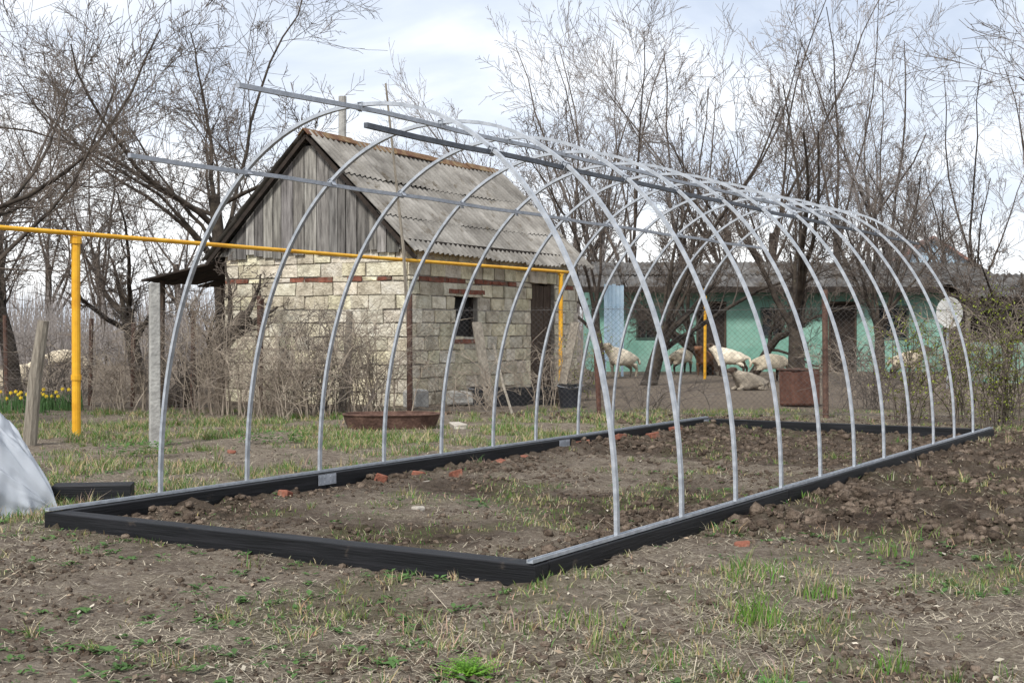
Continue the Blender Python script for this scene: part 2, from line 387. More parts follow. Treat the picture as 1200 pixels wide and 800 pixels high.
# ------------------------------------------------------------ polythene tunnel (left)
b=MB(); nu_,nv_=130,110
cx,cy=-3.64,7.62; Ry,Hh=.50,.64
for j in range(nv_+1):
    th=math.pi*j/nv_
    for i in range(nu_+1):
        x=-2.2+ (2.2+1.0)*i/nu_
        end=max(0,min(1,(1.0-x)/.62)); prof=math.sin(end*math.pi/2)**.75
        c=math.cos(th); s=math.sin(th)
        rg=lambda a,bb,o:(1-2*abs(noise.noise(Vector((a,bb,o)))))
        fold=.04*rg(x*5+c*2,th*1.5,2)+.045*rg(x*2.2-c*3,th*2.4,5)+.03*rg(x*9+3*c,th*5,9)-.05
        b.v.append((x+.05*nz(x,th,2,7),Ry*c*prof*(1+fold)+.03*nz(x,th,4,1)*abs(c),max(-.02,Hh*(s**.85)*prof*(1+fold*1.8))))
        b.c.append((1,1,1))
for j in range(nv_):
    for i in range(nu_):
        q=j*(nu_+1)+i; b.f.append((q,q+1,q+nu_+2,q+nu_+1))
o=b.build('plastic_cover',M['film'],smooth=True,loc=(cx,cy,0)); tag(o,'white crumpled polythene film heaped over a low tunnel at the left edge','plastic sheet')

# ------------------------------------------------------------ house
HC=Vector((-1.40,17.8,0)); HA=R(61)
hs=thing('stone_outbuilding','small limestone block outbuilding with grey plank gable and corrugated roof','outbuilding',HC,HA)
HW,HL,WT,AP=3.2,5.15,2.2,3.74
def blocks(Lw,openings,place):
    bl=MB(); br=MB(); z=0; row=0
    while z<WT-.02:
        isb=(abs(z-1.71)<.02)
        hgt=.07 if isb else .19
        if z+hgt>WT: hgt=WT-z
        x=0; off=(row%2)*.2
        first=True
        while x<Lw-.01:
            ln=(.25 if isb else .36+U(-.09,.07))
            if first and off and not isb: ln=.2
            first=False
            x1=min(Lw,x+ln)
            segs=[(x,x1)]
            for (a,c,za,zb) in openings:
                ns=[]
                for s0,s1 in segs:
                    if z+hgt*.5<za or z+hgt*.5>zb or s1<=a or s0>=c: ns.append((s0,s1))
                    else:
                        if s0<a-.03: ns.append((s0,a))
                        if s1>c+.03: ns.append((c,s1))
                segs=ns
            for s0,s1 in segs:
                v=U(.78,1.12); tint=(v*U(.98,1.03),v,v*U(.88,1.05))
                if rnd()<.14: tint=(v*.78,v*.76,v*.74)
                pr=U(0,.02)
                tgt=br if isb and rnd()<.62 else bl
                g_=U(.002,.011)
                place(tgt,s0+g_,s1-g_,z+g_,z+hgt-g_,pr,tint if tgt is bl else (v*.95,v*.9,v*.9))
            x=x1
        z+=hgt; row+=1
    return bl,br
def placeL(t,a,c,z0,z1,pr,col):  t.box(a,-pr,z0,c,.12,z1,col,j=.009)
def placeG(t,a,c,z0,z1,pr,col):
    if c>.13: t.box(-pr-.002,a,z0,.12,c,z1,col,j=.009)
win=(1.20,1.85,.92,1.55); door=(3.5,4.32,0,1.8)
b1,r1=blocks(HL,[win,door],placeL)
b2,r2=blocks(HW,[],placeG)
o=b1.build('wall',M['block'],hs); o['label']='long side wall of pale limestone blocks with window and door'; bevel(o,.01,1)
o=b2.build('wall',M['block'],hs); o['label']='gable end wall of pale limestone blocks'; bevel(o,.01,1)
r1.build('brick_course',M['brick'],hs); r2.build('brick_course',M['brick'],hs)
mo=MB()
def mwall(a,c,z0,z1): mo.box(a,.008,z0,c,.2,z1)
mwall(.02,win[0],0,WT); mwall(win[0],win[1],0,win[2]-.02); mwall(win[0],win[1],win[3]+.02,WT); mwall(win[1],door[0],0,WT); mwall(door[0],door[1],door[3]+.02,WT); mwall(door[1],HL,0,WT)
mo.box(.006,.205,0,.2,HW,WT); mo.box(.2,HW-.2,0,HL,HW,WT); mo.box(HL-.2,.2,0,HL,HW-.2,WT)
mo.build('masonry_core',M['mortar'],hs)
wf=MB(); a,c,z0,z1=win
for q in((a,.08,z0,a+.04,.12,z1),(c-.04,.08,z0,c,.12,z1),(a+.04,.08,z0,c-.04,.12,z0+.04),(a+.04,.08,z1-.04,c-.04,.12,z1)): wf.box(*q)
wo=wf.build('window',M['dark'],hs); pn=MB(); pn.box(a+.04,.12,z0+.04,c-.04,.125,z1-.04); pn.build('pane',M['void'],wo)  # this pane is an opaque black sheet painting the dark interior, not glass
lt_=MB()
for i in range(4): lt_.box(1.02+i*.255,-.02,1.56,1.265+i*.255,.1,1.625,(.95,.9,.9),j=.004)
lt_.build('lintel',M['brick'],wo)
lt_=MB()
for i in range(3): lt_.box(1.14+i*.255,-.025,.85,1.385+i*.255,.1,.912,(.9,.88,.88),j=.005)
lt_.build('sill',M['brick'],wo)
dm=MB(); n=6
for i in range(n): 
    w_=(door[1]-door[0])/n; dm.box(door[0]+i*w_+.004,.06+U(0,.006),.03,door[0]+(i+1)*w_-.004,.09,door[3]-.02-U(0,.03),(U(.8,1),)*3)
do=dm.build('door',M['brownwood'],hs); hd=MB(); hd.tube([Vector((door[0]+.12,.05,.8)),Vector((door[0]+.12,.02,.82)),Vector((door[0]+.12,.02,.93)),Vector((door[0]+.12,.05,.95))],.008,6); hd.build('door_handle',M['rust'],do)
sl=(AP-WT)/(HW/2)
def rz_(y): return WT+sl*(HW/2-abs(y-HW/2))
for side,x0 in((0,-.045),(1,HL+.02)):
    b=MB(); y=-.06
    while y<HW+.05:
        w_=U(.13,.22); y2=min(y+w_,HW+.06); zb=WT-.06-U(0,.09); v=U(.5,1.2)
        ya,yb=y+.006,y2-.006; pr=U(0,.02)
        za=max(rz_(ya)-.02,zb+.02); zc=max(rz_(yb)-.02,zb+.02)
        col=(v,v*U(.97,1),v*U(.92,1))
        vs=[(x0-pr,ya,zb),(x0-pr,yb,zb),(x0-pr,yb,zc),(x0-pr,ya,za),(x0+.02-pr,ya,zb),(x0+.02-pr,yb,zb),(x0+.02-pr,yb,zc),(x0+.02-pr,ya,za)]
        b.add(vs,[(0,3,2,1),(4,5,6,7),(0,1,5,4),(1,2,6,5),(2,3,7,6),(3,0,4,7)],col)
        y=y2
    b.build('gable_boarding',M['plank'],hs)
    b=MB(); xb_=x0+.0215
    b.add([(xb_,-.05,WT),(xb_,HW+.05,WT),(xb_,HW/2,AP-.03),(xb_+.01,-.05,WT),(xb_+.01,HW+.05,WT),(xb_+.01,HW/2,AP-.03)],[(0,2,1),(3,4,5),(0,1,4,3),(1,2,5,4),(2,0,3,5)]); b.build('gable_backing',M['void'],hs)
for q in(0,1):
    b=MB(); y0=-.22 if q==0 else HW+.22
    b.bar((-.15,y0,WT-sl*.22+.01),(-.15,HW/2,AP+.01),.025,.055)
    b.build('barge_board',M['dark'],hs)
b=MB(); b.box(-.1,-.05,WT,HL+.1,.12,WT+.07); b.box(-.1,HW-.12,WT,HL+.1,HW+.05,WT+.07); b.build('wall_plate',M['dark'],hs)
def corr_sheet(b,xa,xb,f0,f1,fn,per=.13,amp=.017,lift=0,col=(1,1,1)):
    n=int((xb-xa)/per*8); o=len(b.v); rows=2
    for r_ in range(rows+1):
        f=f0+(f1-f0)*r_/rows
        for i in range(n+1):
            x=xa+(xb-xa)*i/n
            y,z,ny_,nz_=fn(f,x)
            a=amp*math.sin(2*math.pi*x/per)+lift
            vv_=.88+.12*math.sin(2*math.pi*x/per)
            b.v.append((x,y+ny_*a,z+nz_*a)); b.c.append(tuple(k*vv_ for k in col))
    for r_ in range(rows):
        for i in range(n):
            q=o+r_*(n+1)+i; b.f.append((q,q+1,q+n+2,q+n+1))
def corr_roof(x0,x1,eave,ridge,sheetw=1.05,rows=3,sag=0):
    b=MB(); dy=ridge[0]-eave[0]; dz=ridge[1]-eave[1]; L_=math.hypot(dy,dz); ny_,nz_=-dz/L_,dy/L_
    if nz_<0: ny_,nz_=-ny_,-nz_
    for r_ in range(rows):
        x=x0
        while x<x1-.05:
            x2=min(x1,x+sheetw); v=U(.8,1.1); off=U(-.01,.01); tilt=U(-.01,.01)
            f0=r_/rows-(.035 if r_ else U(-.01,.02)); f1=(r_+1)/rows
            def fn(f,xx,l0=f0,l1=f1): 
                lift=.03+.02*(1-(f-l0)/(l1-l0))+tilt*(xx-x)-sag*math.sin(math.pi*(xx-x0)/(x1-x0))
                return (eave[0]+dy*f+ny_*lift,eave[1]+dz*f+nz_*lift,ny_,nz_)
            corr_sheet(b,x,x2+.04 if x2<x1 else x2,f0,f1,fn,lift=off,col=(v,v*.99,v*.97))
            x=x2
    return b
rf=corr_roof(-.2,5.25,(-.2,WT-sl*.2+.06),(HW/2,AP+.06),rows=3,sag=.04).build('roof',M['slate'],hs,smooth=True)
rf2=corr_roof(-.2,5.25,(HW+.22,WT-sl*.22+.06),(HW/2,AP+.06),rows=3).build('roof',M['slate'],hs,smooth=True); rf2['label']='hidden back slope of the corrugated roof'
b=MB()
for k in range(5):
    xa=-.22+k*1.10; xb=min(5.3,xa+1.15); zz=AP+.118+U(-.012,.012)-.03*math.sin(math.pi*(k+.5)/5)
    for sg in(-1,1):
        b.add([(xa,HW/2,zz),(xb,HW/2,zz),(xb,HW/2+sg*.09,zz-.09),(xa,HW/2+sg*.09,zz-.09),(xa,HW/2,zz-.015),(xb,HW/2,zz-.015),(xb,HW/2+sg*.09,zz-.105),(xa,HW/2+sg*.09,zz-.105)],[(0,1,2,3),(7,6,5,4),(0,3,7,4),(1,5,6,2),(2,6,7,3)])
b.build('ridge_cap',M['ridge'],rf)
b=MB(); b.tube([Vector((.86,HW/2+.12,3.5)),Vector((.87,HW/2+.12,4.46))],.058,12); b.build('chimney',M['conc'],hs)
# lean-to
lt=thing('lean_to_shed','dark open lean to with sagging roof against the left side of the block outbuilding','shed',HC+Vector((math.cos(HA)*.1-math.sin(HA)*3.25,math.sin(HA)*.1+math.cos(HA)*3.25,0)),HA)
b=MB(); 
for i in range(12): b.bar((.0+i*.25,-.0,2.08+U(-.02,.02)),(.0+i*.25,1.6,1.78+U(-.04,.02)),.23,.03,(U(.7,1),)*3)
b.build('roof',M['dark'],lt)
for x,y in((.1,1.4),(1.5,1.4),(2.7,1.4)):
    b=MB(); b.tube([Vector((x,y,-.1)),Vector((x+.03,y,1.80))],.045,7); b.build('post',M['brownwood'],lt)
b=MB()
for i in range(11): b.box(2.8,.02+i*.14,0,2.83,.15+i*.14,1.75+U(-.1,0),(U(.6,1),)*3)
b.build('back_boarding',M['brownwood'],lt)

b=MB(); b.tube([Vector((-1.30,17.3,0)),Vector((-1.42,17.3,2.1)),Vector((-1.66,17.4,4.28))],[.028,.022,.014],6)
tag(b.build('thin_pole',M['greywood']),'long thin wooden pole standing against the near corner of the block outbuilding','pole')

# ------------------------------------------------------------ gas pipe
gp=thing('gas_pipe','yellow overhead gas pipe carried on yellow posts past the block outbuilding','pipe',(-4.32,13.1,0),0)
P1=Vector((0,0,2.0)); P2=Vector((5.08,7.5,1.95)); dr=(P2-P1).normalized()
b=MB(); b.tube([P1-dr*6,P1,P1+(P2-P1)*.5+Vector((0,0,-.01)),P2,P2+dr*.25],.024,10); b.build('overhead_pipe',M['yellow'],gp,smooth=True)
def gpost(q,r,cap):
    b=MB(); b.tube([Vector((q.x,q.y,-.1)),Vector((q.x,q.y,q.z-.05))],r,12)
    if cap:
        b.tube([Vector((q.x,q.y,q.z-.10)),Vector((q.x,q.y,q.z-.05))],r+.014,12)
        b.tube([Vector((q.x,q.y,.55)),Vector((q.x,q.y,.60))],r+.008,12)
    b.bar(Vector((q.x-.0,q.y,q.z-.04))-dr*.05,Vector((q.x,q.y,q.z-.04))+dr*.05,.05,.025)
    b.build('post',M['yellow'],gp)
gpost(P1,.043,True); gpost(P2,.034,False)
b=MB(); b.tube([Vector((0,0,-.1)),Vector((.01,0,1.9))],.032,10); b.tube([Vector((.01,0,1.901)),Vector((.01,0,1.93))],.042,10)
tag(b.build('yellow_post',M['yellow'],loc=atY(826,28)),'thin yellow post standing in the sheep yard before the green building','post')

# ------------------------------------------------------------ posts
p=at(181,522)
b=MB(); b.box(-.045,-.045,-.1,.045,.045,1.47,j=.004); o=b.build('concrete_post',M['conc'],loc=(p.x,p.y,0),rz=R(25)); bevel(o,.008); tag(o,'square pale concrete post standing on the lawn behind the first hoop','post')
p=at(33,522); b=MB(); b.tube([Vector((0,0,-.1)),Vector((.06,0,.6)),Vector((.14,0,1.13))],[.065,.06,.05],9); tag(b.build('wooden_post',M['greywood'],loc=p),'leaning weathered grey wooden post beside the daffodils','post')
p=atY(407,16.9); b=MB(); b.tube([Vector((-.08,0,-.1)),Vector((.0,0,.7)),Vector((.03,0,1.28))],[.055,.05,.04],8); tag(b.build('wooden_post',M['greywood'],loc=p),'grey split wooden post in front of the gable wall','post')
p=at(602,490); b=MB(); b.tube([Vector((0,0,0)),Vector((-.12,.5,.35)),Vector((-.25,1,.85))],.016,6); tag(b.build('wooden_stick',M['greywood'],loc=p),'thin crooked stick propped up on the grass in front of the outbuilding','stick')

# ------------------------------------------------------------ chain link fence
def fence(pts,heights,label,mats,hm=1.35):
    f=thing('chain_link_fence',label,'fence',(pts[0].x,pts[0].y,0),0)
    O=Vector((pts[0].x,pts[0].y,0))
    for i,(p,hh,m) in enumerate(zip(pts,heights,mats)):
        b=MB(); q=p-O
        b.tube([Vector((q.x,q.y,-.1)),Vector((q.x+U(-.05,.05),q.y,hh))],.03 if hh<1.5 else .036,8); b.build('fence_post',m,f)
    b=MB()
    for a,c in zip(pts,pts[1:]):
        a=a-O;c=c-O; L_=(c-a).length; d=(c-a)/L_; st=.065; nn=int((L_+hm)/st)
        for i in range(nn):
            for sg in(1,-1):
                x0=-hm+i*st; s0=max(0,x0); s1=min(L_,x0+hm)
                if s1<=s0: continue
                z0=s0-x0; z1=s1-x0
                if sg<0: z0,z1=hm-z0,hm-z1
                wv=lambda s:Vector((0,-.04+.02*math.sin(s*2.2),0))
                b.tube([a+d*s0+wv(s0)+Vector((0,0,z0+.03)),a+d*s1+wv(s1)+Vector((0,0,z1+.03))],.0013,3,cap=False)
        for zz in(.05,hm):
            b.tube([a+Vector((0,-.04,zz)),a+(c-a)*.5+Vector((0,-.04,zz-.02)),c+Vector((0,-.04,zz))],.003,3,cap=False)
    b.build('wire_mesh',M['wire'],f)
    return f
fence([atY(-90,18.6),atY(8,18.3),atY(105,18.1),atY(155,18.0),atY(225,17.6),atY(304,16.9)],[1.3,1.25,1.2,1.15,1.3,1.45],'rusty chain link fence at the left behind the daffodils and lawn',[M['rust']]*6)
fence([atY(306,16.85),atY(480,16.7),atY(703,16.2),atY(968,15.7),atY(1240,15.5)],[1.48,1.5,.8,1.52,1.4],'chain link fence with rusty posts between the greenhouse frame and the sheep yard',[M['rust'],M['rust'],M['rustred'],M['rust'],M['rust']],hm=1.3)

# ------------------------------------------------------------ trees
UP=Vector((0,0,1))
def rdir(d,ang):
    az=U(0,2*math.pi); ref=Vector((1,0,0)) if abs(d.z)>.8 else UP
    x=d.cross(ref).normalized(); y=d.cross(x)
    return (d*math.cos(ang)+(x*math.cos(az)+y*math.sin(az))*math.sin(ang)).normalized()
def branch(T,K,p,d,L_,r,l,P):
    ns=P['seg'][l]; pts=[p.copy()]; dd=d.copy(); rad=[r]; wob=P['wob'][l]; tr=P['trop'][l]; dirs=[dd]
    tip=.6 if l==0 else .22
    for i in range(ns):
        dd=(dd+Vector((U(-1,1),U(-1,1),U(-1,1)))*wob+UP*tr).normalized()
        pts.append(pts[-1]+dd*(L_/ns)); dirs.append(dd); rad.append(max(P['rmin'],r*(1-(1-tip)*((i+1)/ns)**.8)))
    tgt=T if l<=1 else K
    tgt.tube(pts,rad,[9,6,4,3,3,3][l],cap=False)
    if l>=P['max']: return
    n=P['kids'][l]
    for k in range(n):
        f=P['from'][l]+(1-P['from'][l])*((k+rnd())/n)
        i=min(ns-1,int(f*ns)); fr=f*ns-i
        q=pts[i].lerp(pts[i+1],fr); rr=rad[i]*(1-fr)+rad[i+1]*fr
        nd=rdir(dirs[i],R(U(*P['ang'][l])))
        if nd.z<-.2 and l<2: nd.z=abs(nd.z)*.5; nd.normalize()
        branch(T,K,q,nd,L_*P['ratio'][l]*U(.4,1.35)*(1-.35*f if l>0 else 1),max(P['rmin'],rr*P['rk'][l]*U(.7,1.15)),l+1,P)
def tree(name,label,loc,trunkL,r,P,seed,m1,m2,lean=(0,0),group=None,scale=1,cat='tree'):
    random.seed(seed); t=thing(name,label,cat,loc,0,group)
    T=MB();K=MB()
    branch(T,K,Vector((0,0,-.1)),Vector((lean[0],lean[1],1)).normalized(),trunkL,r,0,P)
    T.build('trunk',m1,t,smooth=True); K.build('crown',m2,t)
    if scale!=1: t.scale=(scale,)*3
    return t
PF=dict(max=4,seg=[5,9,7,4,3],wob=[.12,.24,.22,.20,.17],trop=[.02,.04,.05,.05,.05],kids=[6,11,8,7],ang=[(22,58),(30,65),(30,60),(25,55)],ratio=[1.9,.5,.5,.5],rmin=.0032,rk=[.6,.40,.42,.6])
PF['from']=[.5,.2,.1,.1]
PU=dict(PF); PU.update(ang=[(12,46),(24,56),(26,56),(24,52)],trop=[.05,.06,.07,.06,.05],ratio=[3.0,.42,.48,.5],kids=[6,10,9,6],wob=[.14,.20,.20,.19,.17],rk=[.56,.38,.42,.6])
PB=dict(max=4,seg=[5,6,5,3,2],wob=[.08,.16,.17,.16,.15],trop=[.03,.06,.07,.07,.06],kids=[7,8,7,5],ang=[(12,42),(22,52),(24,52),(24,50)],ratio=[1.55,.43,.48,.5],rmin=.0055,rk=[.5,.42,.5,.6])
PB['from']=[.3,.2,.12,.12]
tree('bare_tree','tall spreading bare tree rising behind the left end of the outbuilding roof',atY(262,28),4.0,.2,dict(PF,ratio=[1.35,.5,.5,.5],rmin=.0045,kids=[10,12,9,7],rk=[.48,.4,.42,.6]),11,M['bark2'],M['twig2'])
tree('bare_tree','knotty bare fruit tree beside the dark lean to',atY(165,21.5),1.5,.15,dict(PF,ratio=[1.6,.5,.5,.5],rmin=.004),12,M['bark2'],M['twig2'],lean=(-.1,.1))
tree('bare_tree','thick dark trunk leaning steeply toward the lean to roof',atY(192,17.9),1.75,.17,dict(PF,ratio=[.8,.5,.5,.5],kids=[4,6,6,5],rmin=.004,trop=[.0,.06,.05,.05,.05],wob=[.05,.2,.2,.2,.2]),35,M['bark2'],M['twig2'],lean=(.8,.15))
tree('bare_tree','gnarled bare tree at the far left beyond the yellow pipe',atY(18,20),1.8,.15,dict(PF,ratio=[1.7,.5,.5,.5],rmin=.004),13,M['bark2'],M['twig2'],lean=(-.1,0))
tree('bare_tree','bare tree outside the left edge whose long branches reach over the yellow pipe',atY(-115,13.5),2.2,.12,dict(PF,ang=[(40,75),(25,50),(30,55),(25,50)],trop=[.02,.02,.03,.05,.05],ratio=[1.6,.45,.5,.5],kids=[9,13,8,6],wob=[.1,.17,.17,.16,.15],rk=[.5,.4,.42,.6]),14,M['bark2'],M['twig2'])
tree('bare_tree','multi stemmed bare tree with slanted trunk just right of the outbuilding',atY(758,25),1.4,.17,dict(PU,rmin=.004),15,M['bark2'],M['twig2'],lean=(.25,0))
tree('bare_tree','slender bare tree standing behind the slanted one near the pale blue door',atY(705,28),1.6,.11,dict(PU,rmin=.0045,ratio=[2.8,.42,.48,.5]),16,M['bark'],M['twig'])
tree('bare_tree','large dark forked bare tree in the middle of the sheep yard',atY(935,24.5),1.5,.19,dict(PU,rmin=.004,kids=[7,11,9,6]),17,M['bark2'],M['twig2'])
tree('bare_tree','low bare fruit tree between the two large yard trees',atY(835,30.5),1.1,.15,dict(PF,rmin=.0045,ratio=[2.1,.5,.5,.5]),18,M['bark2'],M['twig2'],lean=(-.4,0))
tree('bare_tree','crooked low bare tree leaning in front of the green building window',atY(880,30.5),1.3,.13,dict(PF,rmin=.0045,ratio=[1.5,.5,.5,.5],trop=[-.02,.03,.05,.05,.05]),28,M['bark2'],M['twig2'],lean=(.7,0))
tree('bare_tree','bare tree with fine branches in front of the right part of the green building',atY(1030,28),1.4,.14,dict(PU,rmin=.0045,ratio=[2.5,.42,.48,.5],kids=[7,11,9,6]),19,M['bark2'],M['twig'])
tree('bare_tree','small bare tree at the right edge by the slate roofed shed',atY(1175,24),1.1,.1,dict(PF,rmin=.0045,ratio=[2.0,.45,.48,.5]),20,M['bark2'],M['twig2'])
tree('bare_tree','bare tree outside the right edge with branches entering the top right corner',atY(1370,15),2.9,.13,dict(PF,ang=[(30,60),(25,50),(30,55),(25,50)],ratio=[1.1,.5,.5,.5]),26,M['bark2'],M['twig2'])
protos=[]
for i in range(4):
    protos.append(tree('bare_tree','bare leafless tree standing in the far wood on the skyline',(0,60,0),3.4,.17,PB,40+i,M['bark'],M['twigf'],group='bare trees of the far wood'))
spots=[(-30,46,1.1),(60,52,1.0),(125,44,.95),(215,50,1.05),(330,56,1.0),(470,52,.9),(560,50,.9),(625,44,1.1),(668,46,1.25),(735,44,1.15),(800,48,1.25),(860,46,1.15),(910,52,1.3),(985,44,1.15),(1050,48,1.15),(1105,42,1.0),(1150,46,1.1),(1215,42,1.0),(1260,48,1.1),(-100,50,1.1),(1010,56,1.2),(700,56,1.2)]
random.seed(5)
for i,(px,Y,sc) in enumerate(spots):
    q=atY(px,Y); rzz=U(0,6.28); s_=sc*U(.95,1.1)
    if i<4: o=protos[i]; o.location=q; o.rotation_euler[2]=rzz; o.scale=(s_,)*3
    else: dup(protos[i%4],q,rzz,scale=(s_,s_,s_*U(.95,1.1)))
random.seed(9)
b=MB()
for i in range(9000):
    px=U(-120,1330); Y=U(38,58); q=atY(px,Y); hh=U(.8,2.8)
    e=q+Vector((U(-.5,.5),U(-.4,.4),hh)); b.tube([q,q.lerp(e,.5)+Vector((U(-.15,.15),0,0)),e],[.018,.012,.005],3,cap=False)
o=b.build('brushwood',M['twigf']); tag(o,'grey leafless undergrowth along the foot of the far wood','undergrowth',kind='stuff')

# brambles
def bramble(label,loc,n,hgt,spread,m,seed,leaves=0,cat='shrub',group=None,name='dry_shrub',lc=None):
    random.seed(seed); t=thing(name,label,cat,loc,0,group); b=MB(); lf=MB()
    for i in range(n):
        az=U(0,6.28); rr=U(0,spread*.6); p=Vector((rr*math.cos(az),rr*math.sin(az)*.6,-.03)); h_=hgt*U(.4,1.15)
        a2=U(0,6.28); out=spread*U(.1,1.3); ns=7; pts=[]; bend=U(1.2,2.6)
        for k in range(ns+1):
            f=k/ns; pts.append(p+Vector((math.cos(a2)*out*f**1.4+U(-.03,.03),math.sin(a2)*out*.6*f**1.4+U(-.02,.02),h_*math.sin(f*bend))))
        b.tube(pts,[.0058*(1-.75*k/ns)+.001 for k in range(ns+1)],3,cap=False)
        for k in range(1,ns+1):
            for _ in range(3 if leaves else 2):
                e=pts[k]+Vector((U(-.3,.3),U(-.2,.2),U(-.06,.26))); md=pts[k].lerp(e,.5)+Vector((0,0,U(0,.04))); b.tube([pts[k],md,e],[.003,.0024,.0014],3,cap=False)
                if leaves:
                    for _ in range(leaves):
                        c=pts[k].lerp(e,rnd()); s_=U(.010,.02); ax=Vector((U(-1,1),U(-1,1),U(-1,1))).normalized(); ay=ax.cross(UP).normalized()
                        v=U(.7,1.2); base=lc or lin(154,166,62)
                        lf.add([c-ax*s_,c+ay*s_*.5,c+ax*s_,c-ay*s_*.5],[(0,1,2,3)],(base[0]*v,base[1]*v,base[2]*v))
    b.build('stems',m,t)
    if leaves: lf.build('foliage',M['leaf'],t)
    return t
bram=[(215,17.0,24,1.1,1.0,'dry grey bramble at the foot of the thick leaning trunk'),(262,16.3,56,1.3,.9,'dense dry bramble left of the first rusty post before the gable'),(330,15.6,70,1.0,1.1,'arching pale dry shrub just right of the rusty post before the gable'),(378,16.0,44,1.15,.9,'dry twiggy shrub before the middle of the gable wall'),(440,16.2,44,1.2,.9,'dry twiggy shrub left of the thin pole at the house corner'),(140,17.2,40,1.0,1.0,'low dry shrub behind the concrete post'),(60,17.6,40,.9,1.0,'low dry brown shrub behind the daffodils at the left'),(560,17.0,14,.7,.8,'sparse dry stems under the outbuilding window'),(650,18.0,20,1.0,.7,'dry stems beside the outbuilding door'),(1020,17.5,30,.8,1.1,'dry brown shrub beyond the far end of the timber base'),(1110,18.5,40,1.1,1.3,'tall dry tangle of stems right of the rusty fence post'),(1200,17,46,1.2,1.2,'dry tangle of stems at the right edge behind the leafy shrub'),(770,17,12,.35,1.2,'thin low tangle of stems at the foot of the yard fence'),(1000,21,16,.8,1.0,'brown brush behind the rusty fence post in the yard')]
for i,(px,Y,n,h_,sp,lab) in enumerate(bram): bramble(lab,atY(px,Y),n,h_,sp,M['bramble'] if i%3 else M['twig'],60+i)
for i,(px,Y,n,h_,lab) in enumerate([(1065,14.6,14,1.15,'thin shrub with new yellow green leaves behind the last hoops'),(1178,14.0,24,1.3,'leafy yellow green shrub at the right edge beyond the base'),(1128,15.0,10,.9,'small shrub with sparse yellow green leaves between two leafy shrubs'),(690,19.5,6,1.0,'thin budding shrub right of the outbuilding door')]):
    bramble(lab,atY(px,Y),n,h_,.5,M['twig2'],80+i,leaves=5,name='leafy_shrub')

# ------------------------------------------------------------ green building
gb=thing('green_farm_building','long low turquoise farm building with grey corrugated roof behind the sheep yard','building',(2.0,33,0),R(0))
BL=10.0; ZE=2.1
b=MB(); wins=[(1.1,.8,1.6,.5),(4.2,.85,1.6,.6),(7.1,.8,1.65,.8),(8.9,.8,1.6,.6)]; doors_=[(2.6,3.35),(5.9,6.6)]
ops=sorted([(x,x+w,z0,z1) for x,z0,z1,w in wins]+[(a,c,0,1.75) for a,c in doors_])
x=0
for a,c,z0,z1 in ops:
    b.box(x,0,0,a,.25,ZE); 
    if z0>0: b.box(a,0,0,c,.25,z0)
    b.box(a,0,z1,c,.25,ZE); x=c
b.box(x,0,0,BL,.25,ZE); b.box(0,.25,0,.25,4,ZE); b.box(BL-.25,.25,0,BL,4,ZE); b.box(.25,3.75,0,BL-.25,4,ZE)
b.build('wall',M['turq'],gb)
for a,c,z0,z1 in ops:
    f=MB(); 
    for q in((a,-.02,z0,a+.05,.06,z1),(c-.05,-.02,z0,c,.06,z1),(a+.05,-.02,z1-.05,c-.05,.06,z1),(a+.05,-.02,z0,c-.05,.06,z0+.05)): f.box(*q)
    if z0>0:
        f.box((a+c)/2-.015,-.015,z0+.05,(a+c)/2+.015,.05,z1-.05)
        o=f.build('window',M['dkgreen'],gb); g_=MB(); g_.box(a+.05,.06,z0+.05,c-.05,.07,z1-.05); g_.build('pane',M['glass'],o)
    else:
        o=f.build('door',M['brownwood'],gb); g_=MB(); g_.box(a+.05,.04,.05,c-.05,.08,z1-.05); g_.build('door_leaf',M['dark'],o)
random.seed(3)
corr_roof(-.3,BL+.3,(-.5,ZE-.06),(2.1,2.8),rows=2).build('roof',M['slate2'],gb,smooth=True)
corr_roof(-.3,BL+.3,(4.4,ZE-.05),(2.1,2.8),rows=2).build('roof',M['slate2'],gb,smooth=True)
for xx in(0,BL-.1):
    b=MB(); b.add([(xx,.1,ZE),(xx,3.9,ZE),(xx,2.1,2.75),(xx+.1,.1,ZE),(xx+.1,3.9,ZE),(xx+.1,2.1,2.75)],[(0,2,1),(3,4,5),(0,1,4,3),(1,2,5,4),(2,0,3,5)]); b.build('gable',M['turq'],gb)
b=MB(); b.box(-.3,-.56,ZE-.14,BL+.3,-.52,ZE-.0); b.build('fascia',M['dark'],gb)
q=atY(708,29.5); b=MB()
for i in range(5): b.box(i*.09,0,.35,i*.09+.083,.02,2.05+U(-.03,.02))
b.box(0,.021,.6,.44,.05,.68); b.box(0,.021,1.7,.44,.05,1.78); b.box(.0,.021,0,.05,.06,.6);b.box(.39,.021,0,.44,.06,.6)
tag(b.build('board_panel',M['palebl'],loc=q,rz=R(5)),'upright pale blue board panel between the outbuilding and the green building','panel')
sh=thing('slate_roofed_shed','low open shed with grey corrugated roof at the right edge','shed',atY(1128,26),R(-6))
corr_roof(0,4,(-.3,1.62),(2.2,2.2),rows=2).build('roof',M['slate2'],sh,smooth=True)
b=MB(); b.box(.05,1.9,0,4,2.0,2.0); b.box(.05,.1,0,.12,1.9,1.7); b.build('back_wall',M['dark'],sh)
for x in(.1,1.4,2.8,3.9):
    b=MB(); b.tube([Vector((x,0,-.1)),Vector((x,0,1.62))],.05,7); b.build('post',M['greywood'],sh)
b=MB(); b.box(.1,-.02,0,1.3,.02,.8); b.build('low_boarding',M['turq'],sh)
fh=thing('far_blue_house','distant pale blue house with brown roof seen through the bare trees at right','house',atY(1040,64),R(-8))
b=MB(); b.box(0,0,0,4.2,7,4.0); b.build('wall',M['palebl'],fh)
